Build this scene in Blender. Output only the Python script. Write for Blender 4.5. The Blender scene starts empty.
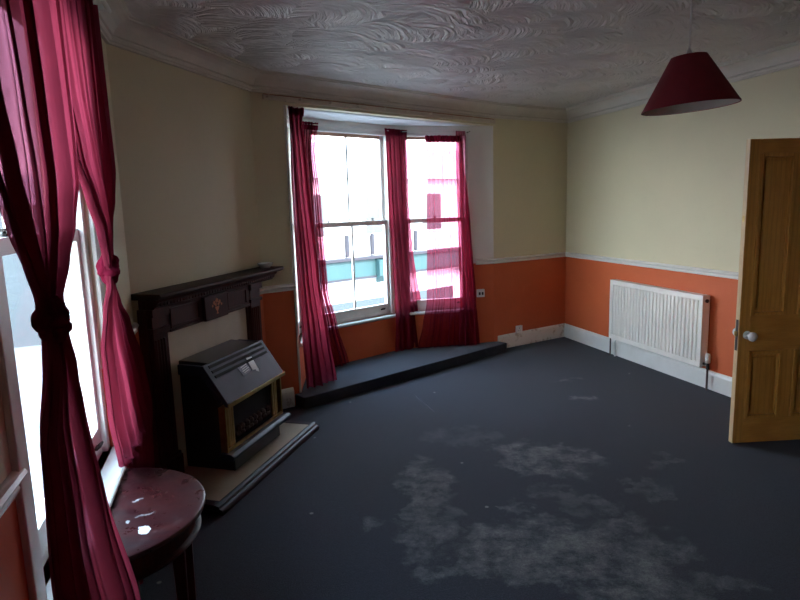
import bpy, bmesh, math, random
from mathutils import Vector, Matrix
random.seed(7)
S = bpy.context.scene
COL = S.collection
PI = math.pi

# ------------------------------------------------------------------ camera, world, sun, exposure
EYE = 1.61
pitch, roll = math.radians(9.0), math.radians(1.65)
fwd = Vector((0, math.cos(pitch), -math.sin(pitch)))
r0 = Vector((1, 0, 0)); u0 = r0.cross(fwd)
right = r0 * math.cos(roll) - u0 * math.sin(roll)
up = r0 * math.sin(roll) + u0 * math.cos(roll)
cd = bpy.data.cameras.new('camera'); cam = bpy.data.objects.new('camera', cd); COL.objects.link(cam)
M3 = Matrix((right, up, -fwd)).transposed()
cam.matrix_world = Matrix.Translation((0, 0, EYE)) @ M3.to_4x4()
cd.sensor_width = 36.0; cd.lens = 36.0 * 600 / 800; cd.clip_start = 0.02; cd.clip_end = 500
S.camera = cam

W = bpy.data.worlds.new('sky'); S.world = W; W.use_nodes = True
wn = W.node_tree.nodes; wl = W.node_tree.links
bg = wn['Background']
tc = wn.new('ShaderNodeTexCoord'); sep = wn.new('ShaderNodeSeparateXYZ'); rp = wn.new('ShaderNodeValToRGB')
wl.new(tc.outputs['Generated'], sep.inputs[0]); wl.new(sep.outputs['Z'], rp.inputs[0])
rp.color_ramp.elements[0].position = 0.0; rp.color_ramp.elements[0].color = (0.86, 0.93, 1.0, 1)
rp.color_ramp.elements[1].position = 0.8; rp.color_ramp.elements[1].color = (0.50, 0.72, 1.0, 1)
wl.new(rp.outputs[0], bg.inputs['Color']); bg.inputs['Strength'].default_value = 5.0

sd = bpy.data.lights.new('sun', 'SUN'); sun = bpy.data.objects.new('sun', sd); COL.objects.link(sun)
sd.energy = 4.0; sd.color = (1.0, 0.93, 0.82); sd.angle = math.radians(0.6)
sun.location = (10, -10, 20)
sun.rotation_euler = Vector((-0.45, 0.62, -0.64)).to_track_quat('-Z', 'Y').to_euler()

S.view_settings.view_transform = 'Standard'
S.view_settings.look = 'None'
S.view_settings.gamma = 1.0
S.view_settings.exposure = 1.9
S.view_settings.use_curve_mapping = False

# ------------------------------------------------------------------ plan of the room
P0 = Vector((-0.95, 1.40)); WC = Vector((-1.47, 3.25)); BE = Vector((-1.07, 4.64))
JL = Vector((-0.845, 4.80)); JR = Vector((1.02, 6.44)); CO = Vector((1.96, 7.03))
RE = Vector((4.30, -0.83)); PB = Vector((-0.32, -0.83))
CL = Vector((-0.885, 5.42)); CR = Vector((0.0, 6.22))
CEIL = 2.60; DADO = 0.97; SOFFIT = 2.395

# ------------------------------------------------------------------ materials
def new_mat(name):
    m = bpy.data.materials.new(name); m.use_nodes = True
    nt = m.node_tree
    return m, nt, nt.nodes, nt.links, nt.nodes['Principled BSDF']

def noise(nt, scale, detail=4, rough=0.55, vec=None, dist=0.0):
    n = nt.nodes.new('ShaderNodeTexNoise'); n.inputs['Scale'].default_value = scale
    n.inputs['Detail'].default_value = detail; n.inputs['Roughness'].default_value = rough
    n.inputs['Distortion'].default_value = dist
    if vec is None:
        g = nt.nodes.new('ShaderNodeTexCoord'); vec = g.outputs['Object']
    nt.links.new(vec, n.inputs['Vector'])
    return n

def mapr(nt, src, a, b, c=0.0, d=1.0):
    m = nt.nodes.new('ShaderNodeMapRange'); m.inputs[1].default_value = a; m.inputs[2].default_value = b
    m.inputs[3].default_value = c; m.inputs[4].default_value = d
    nt.links.new(src, m.inputs[0]); return m.outputs[0]

def mixc(nt, fac, a, b):
    m = nt.nodes.new('ShaderNodeMix'); m.data_type = 'RGBA'
    if hasattr(fac, 'node'): nt.links.new(fac, m.inputs[0])
    else: m.inputs[0].default_value = fac
    for i, v in ((6, a), (7, b)):
        if hasattr(v, 'node'): nt.links.new(v, m.inputs[i])
        else: m.inputs[i].default_value = (*v, 1)
    return m.outputs[2]

def mth(nt, op, a, b=None, c=None):
    m = nt.nodes.new('ShaderNodeMath'); m.operation = op
    for i, v in enumerate((a, b, c)):
        if v is None: continue
        if hasattr(v, 'node'): nt.links.new(v, m.inputs[i])
        else: m.inputs[i].default_value = v
    return m.outputs[0]

def bump(nt, bs, h, strength=0.3, dist=0.01):
    b = nt.nodes.new('ShaderNodeBump'); b.inputs['Strength'].default_value = strength
    b.inputs['Distance'].default_value = dist
    nt.links.new(h, b.inputs['Height']); nt.links.new(b.outputs[0], bs.inputs['Normal'])

def plain(name, col, rough=0.5, metal=0.0, col2=None, scale=8, bstr=0.0, bscale=60, coat=0.0, spec=0.5):
    m, nt, nd, lk, bs = new_mat(name)
    bs.inputs['Roughness'].default_value = rough; bs.inputs['Metallic'].default_value = metal
    bs.inputs['Coat Weight'].default_value = coat
    bs.inputs['Specular IOR Level'].default_value = spec
    if col2 is None: col2 = tuple(c * 0.85 for c in col)
    n = noise(nt, scale)
    lk.new(mixc(nt, mapr(nt, n.outputs['Fac'], 0.35, 0.7), col, col2), bs.inputs['Base Color'])
    if bstr: bump(nt, bs, noise(nt, bscale).outputs['Fac'], bstr, 0.004)
    return m

def wall_mat(name, upper, lower):
    m, nt, nd, lk, bs = new_mat(name)
    g = nd.new('ShaderNodeNewGeometry'); s = nd.new('ShaderNodeSeparateXYZ'); lk.new(g.outputs['Position'], s.inputs[0])
    n = noise(nt, 1.3, 5, vec=g.outputs['Position']); f = mapr(nt, n.outputs['Fac'], 0.3, 0.7)
    n2 = noise(nt, 14, 4, vec=g.outputs['Position']); f2 = mapr(nt, n2.outputs['Fac'], 0.62, 0.72, 0, 0.25)
    u = mixc(nt, f, upper, tuple(c * 0.93 for c in upper)); u = mixc(nt, f2, u, tuple(c * 0.88 for c in upper))
    l = mixc(nt, f, lower, (lower[0] * 0.86, lower[1] * 0.78, lower[2] * 0.75)); l = mixc(nt, f2, l, (lower[0], lower[1] * 1.35, lower[2] * 1.5))
    st = mth(nt, 'GREATER_THAN', s.outputs['Z'], DADO)
    lk.new(mixc(nt, st, l, u), bs.inputs['Base Color'])
    bs.inputs['Roughness'].default_value = 0.62
    bs.inputs['Specular IOR Level'].default_value = 0.35
    bump(nt, bs, noise(nt, 9, 6, vec=g.outputs['Position']).outputs['Fac'], 0.12, 0.01)
    return m

CREAM = (0.67, 0.60, 0.40); ORANGE = (0.62, 0.135, 0.045)
M_wall = wall_mat('cream_and_orange_paint', CREAM, ORANGE)
M_bay = wall_mat('bay_paint', (0.80, 0.78, 0.73), ORANGE)
M_white = plain('white_gloss_paint', (0.76, 0.75, 0.70), 0.35, col2=(0.70, 0.68, 0.62), scale=5, bstr=0.06)
M_soffit = plain('white_emulsion', (0.74, 0.74, 0.76), 0.7, scale=3)
M_upvc = plain('window_paint', (0.80, 0.79, 0.75), 0.35, scale=6, col2=(0.74, 0.71, 0.66))
M_outer = plain('outer_brick', (0.35, 0.28, 0.24), 0.9)

def skirting_mat():
    m, nt, nd, lk, bs = new_mat('worn_skirting_paint')
    n = noise(nt, 9, 6, 0.65); f = mapr(nt, n.outputs['Fac'], 0.53, 0.6)
    lk.new(mixc(nt, f, (0.76, 0.75, 0.68), (0.50, 0.45, 0.36)), bs.inputs['Base Color'])
    bs.inputs['Roughness'].default_value = 0.5
    bump(nt, bs, n.outputs['Fac'], 0.4, 0.008)
    return m
M_worn = skirting_mat()

def ceiling_mat():
    m, nt, nd, lk, bs = new_mat('textured_swirl_plaster')
    g = nd.new('ShaderNodeTexCoord'); P = g.outputs['Object']
    mp = nd.new('ShaderNodeMapping'); mp.inputs['Rotation'].default_value = (0, 0, math.radians(-38)); lk.new(P, mp.inputs[0])
    wob = noise(nt, 2.2, 2, vec=mp.outputs[0])
    add = nd.new('ShaderNodeVectorMath'); add.operation = 'MULTIPLY_ADD'
    lk.new(wob.outputs['Color'], add.inputs[0]); add.inputs[1].default_value = (0.10, 0.10, 0); lk.new(mp.outputs[0], add.inputs[2])
    hs = []
    for k, (sc, off) in enumerate(((2.7, (0.0, 0.0, 0)), (3.1, (5.3, 2.7, 0)))):
        sh = nd.new('ShaderNodeVectorMath'); sh.operation = 'ADD'
        lk.new(add.outputs[0], sh.inputs[0]); sh.inputs[1].default_value = off
        v = nd.new('ShaderNodeTexVoronoi'); v.voronoi_dimensions = '2D'; v.feature = 'F1'
        v.inputs['Scale'].default_value = sc; v.inputs['Randomness'].default_value = 0.8
        lk.new(sh.outputs[0], v.inputs['Vector'])
        df = nd.new('ShaderNodeVectorMath'); df.operation = 'SUBTRACT'
        lk.new(sh.outputs[0], df.inputs[0]); lk.new(v.outputs['Position'], df.inputs[1])
        cs = nd.new('ShaderNodeSeparateColor'); lk.new(v.outputs['Color'], cs.inputs[0])
        ang = mth(nt, 'MULTIPLY', mth(nt, 'SUBTRACT', cs.outputs[0], 0.5), 1.5)
        vr = nd.new('ShaderNodeVectorRotate'); vr.rotation_type = 'Z_AXIS'; lk.new(df.outputs[0], vr.inputs['Vector']); lk.new(ang, vr.inputs['Angle'])
        sp = nd.new('ShaderNodeSeparateXYZ'); lk.new(vr.outputs[0], sp.inputs[0])
        x2 = mth(nt, 'MULTIPLY', sp.outputs['X'], sp.outputs['X'])
        q = mth(nt, 'SUBTRACT', sp.outputs['Y'], mth(nt, 'MULTIPLY', x2, 2.2))
        # comb marks fan out from the root of each trowelled leaf
        fan = mth(nt, 'DIVIDE', q, mth(nt, 'ADD', sp.outputs['X'], 0.52))
        cv = nd.new('ShaderNodeCombineXYZ'); lk.new(mth(nt, 'MULTIPLY', fan, 15.0), cv.inputs[0]); lk.new(mth(nt, 'MULTIPLY', sp.outputs['X'], 3.5), cv.inputs[1]); lk.new(mth(nt, 'MULTIPLY', cs.outputs[1], 30.0), cv.inputs[2])
        cn = noise(nt, 1.0, 3, 0.6, vec=cv.outputs[0])
        comb = mth(nt, 'MULTIPLY', cn.outputs['Fac'], 1.1)
        body = mth(nt, 'ADD', mapr(nt, q, -0.26, 0.24, 0.0, 1.3), mapr(nt, v.outputs['Distance'], 0.0, 0.7, 0.6, 0.0))
        hs.append(mth(nt, 'ADD', body, comb))
    h = mth(nt, 'MAXIMUM', hs[0], mth(nt, 'SUBTRACT', hs[1], 0.15))
    bump(nt, bs, h, 1.0, 0.06)
    bs.inputs['Base Color'].default_value = (0.66, 0.62, 0.575, 1)
    bs.inputs['Roughness'].default_value = 0.5
    return m
M_ceil = ceiling_mat()

def carpet_mat():
    m, nt, nd, lk, bs = new_mat('worn_grey_blue_carpet')
    g = nd.new('ShaderNodeNewGeometry'); P = g.outputs['Position']
    fine = noise(nt, 150, 3, 0.85, vec=P); mid = noise(nt, 45, 3, 0.7, vec=P); big = noise(nt, 1.1, 4, vec=P)
    c = mixc(nt, mapr(nt, fine.outputs['Fac'], 0.35, 0.68), (0.004, 0.0045, 0.007), (0.044, 0.050, 0.072))
    c = mixc(nt, mapr(nt, mid.outputs['Fac'], 0.4, 0.7, 0, 0.45), c, (0.010, 0.011, 0.016))
    c = mixc(nt, mapr(nt, big.outputs['Fac'], 0.35, 0.7, 0, 0.35), c, (0.020, 0.020, 0.020))
    # plaster dust stains where they lie on the floor
    w = noise(nt, 3.2, 6, 0.62, vec=P)
    wv = nd.new('ShaderNodeVectorMath'); wv.operation = 'MULTIPLY_ADD'
    sb = nd.new('ShaderNodeVectorMath'); sb.operation = 'SUBTRACT'; lk.new(w.outputs['Color'], sb.inputs[0]); sb.inputs[1].default_value = (0.5, 0.5, 0.5)
    lk.new(sb.outputs[0], wv.inputs[0]); wv.inputs[1].default_value = (0.85, 0.85, 0); lk.new(P, wv.inputs[2])
    blobs = [(0.88, 3.58, .30, .24, -30, 1.0), (0.12, 3.30, .13, .34, 8, .75), (0.04, 2.72, .20, .20, 0, .8), (0.14, 3.0, .10, .18, 20, .6),
             (0.62, 2.62, .34, .20, 10, 1.0), (0.80, 2.42, .46, .17, -8, 1.0), (0.55, 2.98, .07, .09, 0, .8), (1.48, 4.80, .13, .07, 0, .8),
             (1.50, 5.30, .10, .05, 0, .45), (0.32, 2.45, .22, .10, 0, .8), (1.05, 2.62, .25, .20, -20, .75), (1.36, 3.14, .16, .08, 10, .45),
             (1.2, 2.25, .25, .12, 0, .6), (1.60, 3.55, .14, .07, 0, .4), (0.92, 3.05, .22, .10, -35, .5), (0.40, 3.95, .22, .14, 0, .3)]
    acc = None
    for (x, y, a, b, rot, wt) in blobs:
        q = nd.new('ShaderNodeMapping'); q.vector_type = 'TEXTURE'
        q.inputs['Location'].default_value = (x, y, 0); q.inputs['Rotation'].default_value = (0, 0, math.radians(rot)); q.inputs['Scale'].default_value = (a, b, 1)
        lk.new(wv.outputs[0], q.inputs[0])
        k = nd.new('ShaderNodeSeparateXYZ'); lk.new(q.outputs[0], k.inputs[0])
        d2 = mth(nt, 'ADD', mth(nt, 'MULTIPLY', k.outputs[0], k.outputs[0]), mth(nt, 'MULTIPLY', k.outputs[1], k.outputs[1]))
        v = mapr(nt, d2, 1.35, 0.55, 0.0, wt)
        acc = v if acc is None else mth(nt, 'MAXIMUM', acc, v)
    grain = noise(nt, 7, 8, 0.75, vec=P); gr2 = noise(nt, 45, 4, 0.7, vec=P)
    st = mth(nt, 'MULTIPLY', acc, mapr(nt, grain.outputs['Fac'], 0.40, 0.60, 0.05, 1.0))
    st = mth(nt, 'MULTIPLY', st, mapr(nt, gr2.outputs['Fac'], 0.3, 0.65, 0.45, 1.0))
    st = mth(nt, 'MULTIPLY', st, mapr(nt, fine.outputs['Fac'], 0.3, 0.65, 0.45, 1.0))
    c = mixc(nt, mth(nt, 'MULTIPLY', st, 0.85), c, (0.23, 0.225, 0.21))
    # bits of white fluff
    vo = nd.new('ShaderNodeTexVoronoi'); vo.inputs['Scale'].default_value = 3.1; lk.new(P, vo.inputs['Vector'])
    c = mixc(nt, mapr(nt, vo.outputs['Distance'], 0.040, 0.025, 0, 0.7), c, (0.25, 0.24, 0.22))
    lk.new(c, bs.inputs['Base Color'])
    bs.inputs['Roughness'].default_value = 0.95; bs.inputs['Specular IOR Level'].default_value = 0.1
    bs.inputs['Sheen Weight'].default_value = 0.12
    bump(nt, bs, fine.outputs['Fac'], 0.5, 0.006)
    return m
M_carpet = carpet_mat()

def wood_mat(name, c1, c2, c3, rough=0.35, axis=2, scale=1.0, coat=0.2, wave=0.25):
    m, nt, nd, lk, bs = new_mat(name)
    g = nd.new('ShaderNodeTexCoord'); mp = nd.new('ShaderNodeMapping')
    sc = [7 * scale, 7 * scale, 7 * scale]; sc[axis] = 0.55 * scale
    mp.inputs['Scale'].default_value = sc; lk.new(g.outputs['Object'], mp.inputs[0])
    n = noise(nt, 1.6, 3, vec=mp.outputs[0], dist=0.8)
    w = nd.new('ShaderNodeTexWave'); w.inputs['Scale'].default_value = 1.4; w.inputs['Distortion'].default_value = 5.0
    w.inputs['Detail'].default_value = 3; lk.new(mp.outputs[0], w.inputs['Vector'])
    fn = noise(nt, 22, 4, vec=mp.outputs[0])
    c = mixc(nt, mapr(nt, n.outputs['Fac'], 0.3, 0.7), c1, c2)
    c = mixc(nt, mapr(nt, w.outputs['Fac'], 0.5, 1.0, 0, wave), c, c3)
    c = mixc(nt, mapr(nt, fn.outputs['Fac'], 0.45, 0.7, 0, 0.3), c, c3)
    lk.new(c, bs.inputs['Base Color'])
    bs.inputs['Specular IOR Level'].default_value = 0.3 if coat else 0.14; bs.inputs['Roughness'].default_value = rough; bs.inputs['Coat Weight'].default_value = coat; bs.inputs['Coat Roughness'].default_value = 0.25
    bump(nt, bs, fn.outputs['Fac'], 0.08, 0.002)
    return m
M_pine = wood_mat('waxed_pine', (0.66, 0.34, 0.075), (0.56, 0.27, 0.052), (0.33, 0.13, 0.022), 0.42)
M_pine_h = wood_mat('waxed_pine_rails', (0.66, 0.335, 0.075), (0.56, 0.265, 0.052), (0.33, 0.125, 0.022), 0.42, axis=0)
M_pine_edge = wood_mat('pale_pine_edge', (0.62, 0.46, 0.26), (0.55, 0.36, 0.18), (0.40, 0.22, 0.09), 0.5)
M_mahog = wood_mat('dark_mahogany', (0.070, 0.010, 0.006), (0.040, 0.006, 0.004), (0.009, 0.003, 0.002), 0.5, axis=2, coat=0.0)
M_mahog_h = wood_mat('dark_mahogany_shelf', (0.040, 0.015, 0.010), (0.028, 0.010, 0.007), (0.013, 0.005, 0.004), 0.5, axis=0, coat=0.0)

def table_mat():
    m, nt, nd, lk, bs = new_mat('scuffed_mahogany_top')
    g = nd.new('ShaderNodeTexCoord'); P = g.outputs['Object']
    mp = nd.new('ShaderNodeMapping'); mp.inputs['Scale'].default_value = (9, 1.3, 1); lk.new(P, mp.inputs[0])
    n = noise(nt, 2.4, 4, vec=mp.outputs[0]); c = mixc(nt, mapr(nt, n.outputs['Fac'], 0.3, 0.7), (0.050, 0.010, 0.010), (0.022, 0.005, 0.007))
    s1 = noise(nt, 13, 8, 0.7, vec=P); c = mixc(nt, mapr(nt, s1.outputs['Fac'], 0.58, 0.75, 0, 0.2), c, (0.18, 0.11, 0.12))
    w = noise(nt, 30, 4, 0.6, vec=P)
    wv = nd.new('ShaderNodeVectorMath'); wv.operation = 'MULTIPLY_ADD'; lk.new(w.outputs['Color'], wv.inputs[0]); wv.inputs[1].default_value = (0.045, 0.045, 0); lk.new(P, wv.inputs[2])
    for (x, y, a, b, rot, thr) in STAINS:
        q = nd.new('ShaderNodeMapping'); q.vector_type = 'TEXTURE'
        q.inputs['Location'].default_value = (x + .022, y + .022, 0); q.inputs['Rotation'].default_value = (0, 0, math.radians(rot)); q.inputs['Scale'].default_value = (a, b, 1)
        lk.new(wv.outputs[0], q.inputs[0]); k = nd.new('ShaderNodeSeparateXYZ'); lk.new(q.outputs[0], k.inputs[0])
        d2 = mth(nt, 'ADD', mth(nt, 'MULTIPLY', k.outputs[0], k.outputs[0]), mth(nt, 'MULTIPLY', k.outputs[1], k.outputs[1]))
        c = mixc(nt, mapr(nt, d2, 1.1, 0.9, 0, thr), c, (0.80, 0.80, 0.80))
    lk.new(c, bs.inputs['Base Color']); bs.inputs['Roughness'].default_value = 0.33
    bs.inputs['Specular IOR Level'].default_value = 0.3; lk.new(mapr(nt, s1.outputs['Fac'], 0.4, 0.7, 0.26, 0.5), bs.inputs['Roughness'])
    return m

def curtain_mat(name, trans, tint, body):
    m, nt, nd, lk, bs = new_mat(name); nd.remove(bs); out = nd['Material Output']
    tr = nd.new('ShaderNodeBsdfTransparent'); tr.inputs[0].default_value = (*tint, 1)
    tl = nd.new('ShaderNodeBsdfTranslucent'); df = nd.new('ShaderNodeBsdfDiffuse')
    g = nd.new('ShaderNodeTexCoord')
    n = noise(nt, 5, 3); f = mapr(nt, n.outputs['Fac'], 0.3, 0.7)
    c = mixc(nt, f, body, tuple(v * 0.8 for v in body))
    lk.new(c, tl.inputs[0]); lk.new(c, df.inputs[0])
    m1 = nd.new('ShaderNodeMixShader'); m1.inputs[0].default_value = 0.55; lk.new(tl.outputs[0], m1.inputs[2]); lk.new(df.outputs[0], m1.inputs[1])
    m2 = nd.new('ShaderNodeMixShader')
    # weave: looser and tighter threads; a sheet seen at a slant lets less through
    lw = nd.new('ShaderNodeLayerWeight'); lw.inputs[0].default_value = 0.5
    t = mth(nt, 'MULTIPLY', mapr(nt, lw.outputs['Facing'], 0.15, 0.95, 1.0, 0.25), trans)
    wn_ = noise(nt, 30, 2); t = mth(nt, 'MULTIPLY', t, mapr(nt, wn_.outputs['Fac'], 0.3, 0.7, 0.85, 1.1))
    lk.new(t, m2.inputs[0]); lk.new(m1.outputs[0], m2.inputs[1]); lk.new(tr.outputs[0], m2.inputs[2])
    lk.new(m2.outputs[0], out.inputs['Surface'])
    return m
BURG = (0.245, 0.022, 0.042)
M_voile = curtain_mat('burgundy_voile', 0.55, (0.75, 0.34, 0.46), BURG)
M_voile_mid = curtain_mat('burgundy_voile_folded', 0.26, (0.7, 0.24, 0.36), BURG)
M_knot = curtain_mat('burgundy_voile_knot', 0.0, (0.5, 0.05, 0.1), (0.22, 0.015, 0.040))
M_voile_near = curtain_mat('burgundy_voile_near', 0.085, (0.60, 0.20, 0.32), (0.225, 0.026, 0.048))

def glass_mat():
    m, nt, nd, lk, bs = new_mat('window_glass'); nd.remove(bs); out = nd['Material Output']
    tr = nd.new('ShaderNodeBsdfTransparent'); tr.inputs[0].default_value = (0.93, 0.96, 0.96, 1)
    gl = nd.new('ShaderNodeBsdfGlossy'); gl.inputs['Roughness'].default_value = 0.02
    lw = nd.new('ShaderNodeLayerWeight'); lw.inputs[0].default_value = 0.5
    fr = mth(nt, 'ADD', mth(nt, 'MULTIPLY', mth(nt, 'POWER', lw.outputs['Facing'], 5.0), 0.45), 0.02)
    mx = nd.new('ShaderNodeMixShader'); lk.new(fr, mx.inputs[0]); lk.new(tr.outputs[0], mx.inputs[1]); lk.new(gl.outputs[0], mx.inputs[2])
    lk.new(mx.outputs[0], out.inputs['Surface']); return m
M_glass = glass_mat()
M_brass = plain('brass', (0.62, 0.44, 0.16), 0.28, 1.0, col2=(0.45, 0.30, 0.10), scale=20)
M_black = plain('black_enamel', (0.012, 0.012, 0.014), 0.35, col2=(0.018, 0.018, 0.02), scale=30, coat=0.3)
M_hood = plain('dark_slate_enamel', (0.016, 0.021, 0.034), 0.45, col2=(0.012, 0.016, 0.026), scale=12, spec=0.3)
M_slot = plain('soot_black', (0.004, 0.004, 0.004), 0.9)
M_coal = plain('grey_coal', (0.09, 0.055, 0.04), 0.9, col2=(0.03, 0.02, 0.02), scale=30, bstr=0.5)
M_marble = plain('cream_marble', (0.56, 0.50, 0.37), 0.5, col2=(0.47, 0.42, 0.30), scale=4, bstr=0.0)
M_tile = plain('hearth_stone', (0.42, 0.36, 0.26), 0.45, col2=(0.33, 0.28, 0.20), scale=5)
M_hearthwood = plain('dark_hearth_edge', (0.030, 0.014, 0.022), 0.5, col2=(0.022, 0.010, 0.015), scale=12, spec=0.25)
M_inlay = plain('orange_inlay', (0.50, 0.13, 0.03), 0.4, col2=(0.35, 0.08, 0.02), scale=40)
M_rad = plain('radiator_enamel', (0.88, 0.83, 0.74), 0.35, col2=(0.76, 0.73, 0.66), scale=3)
M_pipe = plain('painted_pipe', (0.70, 0.69, 0.65), 0.4)
M_copper = plain('dull_copper', (0.10, 0.06, 0.05), 0.5, 0.3)
M_plastic = plain('white_plastic', (0.80, 0.80, 0.78), 0.4, col2=(0.78, 0.78, 0.75))
M_dark = plain('dark_metal', (0.05, 0.045, 0.04), 0.4, 0.6)
M_china = plain('white_china', (0.82, 0.80, 0.76), 0.15, col2=(0.80, 0.78, 0.74), coat=0.5)
M_shade = plain('burgundy_lampshade_cloth', (0.19, 0.010, 0.018), 0.8, col2=(0.16, 0.008, 0.015), scale=40, bstr=0.2, bscale=250)
M_shade_in = plain('pale_lampshade_lining', (0.66, 0.60, 0.50), 0.7)
M_batten = plain('cream_painted_batten', (0.62, 0.54, 0.42), 0.5, col2=(0.56, 0.47, 0.36), scale=5)
M_redwire = plain('reddish_wire', (0.35, 0.10, 0.06), 0.5)
M_paper = plain('paper', (0.72, 0.72, 0.72), 0.6, col2=(0.66, 0.67, 0.68), scale=40)
M_print = plain('printed_sticker', (0.20, 0.22, 0.27), 0.4, col2=(0.08, 0.09, 0.12), scale=60)
M_lintelwood = plain('pinkish_undercoat', (0.62, 0.36, 0.26), 0.5, col2=(0.60, 0.40, 0.30))

# ------------------------------------------------------------------ helpers
class MB:
    def __init__(s): s.v = []; s.f = []; s.m = []
    def quad(s, pts, mi=0):
        b = len(s.v); s.v += [Vector(p) for p in pts]; s.f.append(tuple(range(b, b + len(pts)))); s.m.append(mi)
    def box(s, x0, y0, z0, x1, y1, z1, mi=0):
        b = len(s.v)
        s.v += [Vector((x, y, z)) for z in (z0, z1) for y in (y0, y1) for x in (x0, x1)]
        for q in ((0, 2, 3, 1), (4, 5, 7, 6), (0, 1, 5, 4), (2, 6, 7, 3), (0, 4, 6, 2), (1, 3, 7, 5)):
            s.f.append(tuple(b + i for i in q)); s.m.append(mi)
        return s
    def prism(s, poly, z0, z1, mi=0):
        b = len(s.v); n = len(poly)
        s.v += [Vector((p[0], p[1], z0)) for p in poly] + [Vector((p[0], p[1], z1)) for p in poly]
        s.f.append(tuple(b + i for i in reversed(range(n)))); s.m.append(mi)
        s.f.append(tuple(b + n + i for i in range(n))); s.m.append(mi)
        for i in range(n):
            j = (i + 1) % n; s.f.append((b + i, b + j, b + n + j, b + n + i)); s.m.append(mi)
        return s
    def extrude_x(s, prof, x0, x1, mi=0):      # prof: (y,z)
        b = len(s.v); n = len(prof)
        s.v += [Vector((x0, p[0], p[1])) for p in prof] + [Vector((x1, p[0], p[1])) for p in prof]
        s.f.append(tuple(b + i for i in reversed(range(n)))); s.m.append(mi)
        s.f.append(tuple(b + n + i for i in range(n))); s.m.append(mi)
        for i in range(n):
            j = (i + 1) % n; s.f.append((b + i, b + j, b + n + j, b + n + i)); s.m.append(mi)
        return s
    def lathe(s, prof, c=(0, 0, 0), n=24, mi=0, axis='z', caps=True):   # prof: (r, h)
        b = len(s.v); k = len(prof)
        for i in range(n):
            a = 2 * PI * i / n
            for r, h in prof:
                p = (r * math.cos(a), r * math.sin(a), h)
                if axis == 'y': p = (p[0], p[2], p[1])
                if axis == 'x': p = (p[2], p[0], p[1])
                s.v.append(Vector(p) + Vector(c))
        for i in range(n):
            j = (i + 1) % n
            for q in range(k - 1):
                s.f.append((b + i * k + q, b + j * k + q, b + j * k + q + 1, b + i * k + q + 1)); s.m.append(mi)
        if caps:
            for q in (0, k - 1):
                s.f.append(tuple(b + i * k + q for i in range(n))); s.m.append(mi)
        return s
    def tube(s, pts, r, n=8, mi=0, caps=True):
        pts = [Vector(p) for p in pts]; b = len(s.v); rs = r if isinstance(r, (list, tuple)) else [r] * len(pts)
        ref = Vector((0.13, 0.27, 1)).normalized()
        for i, p in enumerate(pts):
            t = (pts[min(i + 1, len(pts) - 1)] - pts[max(i - 1, 0)]).normalized()
            if abs(t.dot(ref)) > 0.97: ref = Vector((1, 0.1, 0.05)).normalized()
            a = t.cross(ref).normalized(); c = t.cross(a).normalized()
            for k in range(n):
                s.v.append(p + (a * math.cos(2 * PI * k / n) + c * math.sin(2 * PI * k / n)) * rs[i])
        for i in range(len(pts) - 1):
            for k in range(n):
                l = (k + 1) % n
                s.f.append((b + i * n + k, b + i * n + l, b + (i + 1) * n + l, b + (i + 1) * n + k)); s.m.append(mi)
        if caps:
            s.f.append(tuple(b + k for k in range(n))); s.m.append(mi)
            s.f.append(tuple(b + (len(pts) - 1) * n + k for k in range(n))); s.m.append(mi)
        return s
    def build(s, name, mats, parent=None, smooth=False, bevel=0.0, loc=None, rotz=0.0):
        me = bpy.data.meshes.new(name); me.from_pydata([tuple(v) for v in s.v], [], s.f)
        if not isinstance(mats, (list, tuple)): mats = [mats]
        for m in mats: me.materials.append(m)
        for p, mi in zip(me.polygons, s.m): p.material_index = mi
        bm = bmesh.new(); bm.from_mesh(me); bmesh.ops.recalc_face_normals(bm, faces=bm.faces); bm.to_mesh(me); bm.free()
        if smooth:
            for p in me.polygons: p.use_smooth = True
            try: me.set_sharp_from_angle(angle=math.radians(smooth if smooth is not True else 40))
            except Exception: pass
        o = bpy.data.objects.new(name, me); COL.objects.link(o)
        if parent: o.parent = parent
        if loc is not None: o.location = loc; o.rotation_euler = (0, 0, rotz)
        if bevel:
            b = o.modifiers.new('bevel', 'BEVEL'); b.width = bevel; b.segments = 2; b.limit_method = 'ANGLE'; b.angle_limit = math.radians(40)
        return o

def tag(o, label=None, cat=None, group=None, kind=None):
    if label: o['label'] = label
    if cat: o['category'] = cat
    if group: o['group'] = group
    if kind: o['kind'] = kind
    return o

def empty(name, loc, rotz=0):
    o = bpy.data.objects.new(name, None); COL.objects.link(o); o.location = loc; o.rotation_euler = (0, 0, rotz)
    o.empty_display_size = 0.1
    return o

def frame(A, B):           # local frame of a wall: x to the right seen from the room, -y into the room
    d = (B - A).normalized(); return math.atan2(d.y, d.x), (B - A).length

def offset_path(path, off, closed=False):
    out = []; n = len(path)
    for i in range(n):
        dirs = []
        if closed or i > 0: dirs.append((path[i] - path[i - 1]).normalized())
        if closed or i < n - 1: dirs.append((path[(i + 1) % n] - path[i]).normalized())
        ns = [Vector((d.y, -d.x)) for d in dirs]
        if len(ns) == 1: out.append(path[i] + ns[0] * off)
        else:
            m = (ns[0] + ns[1]).normalized(); out.append(path[i] + m * (off / max(0.3, m.dot(ns[0]))))
    return out

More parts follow.
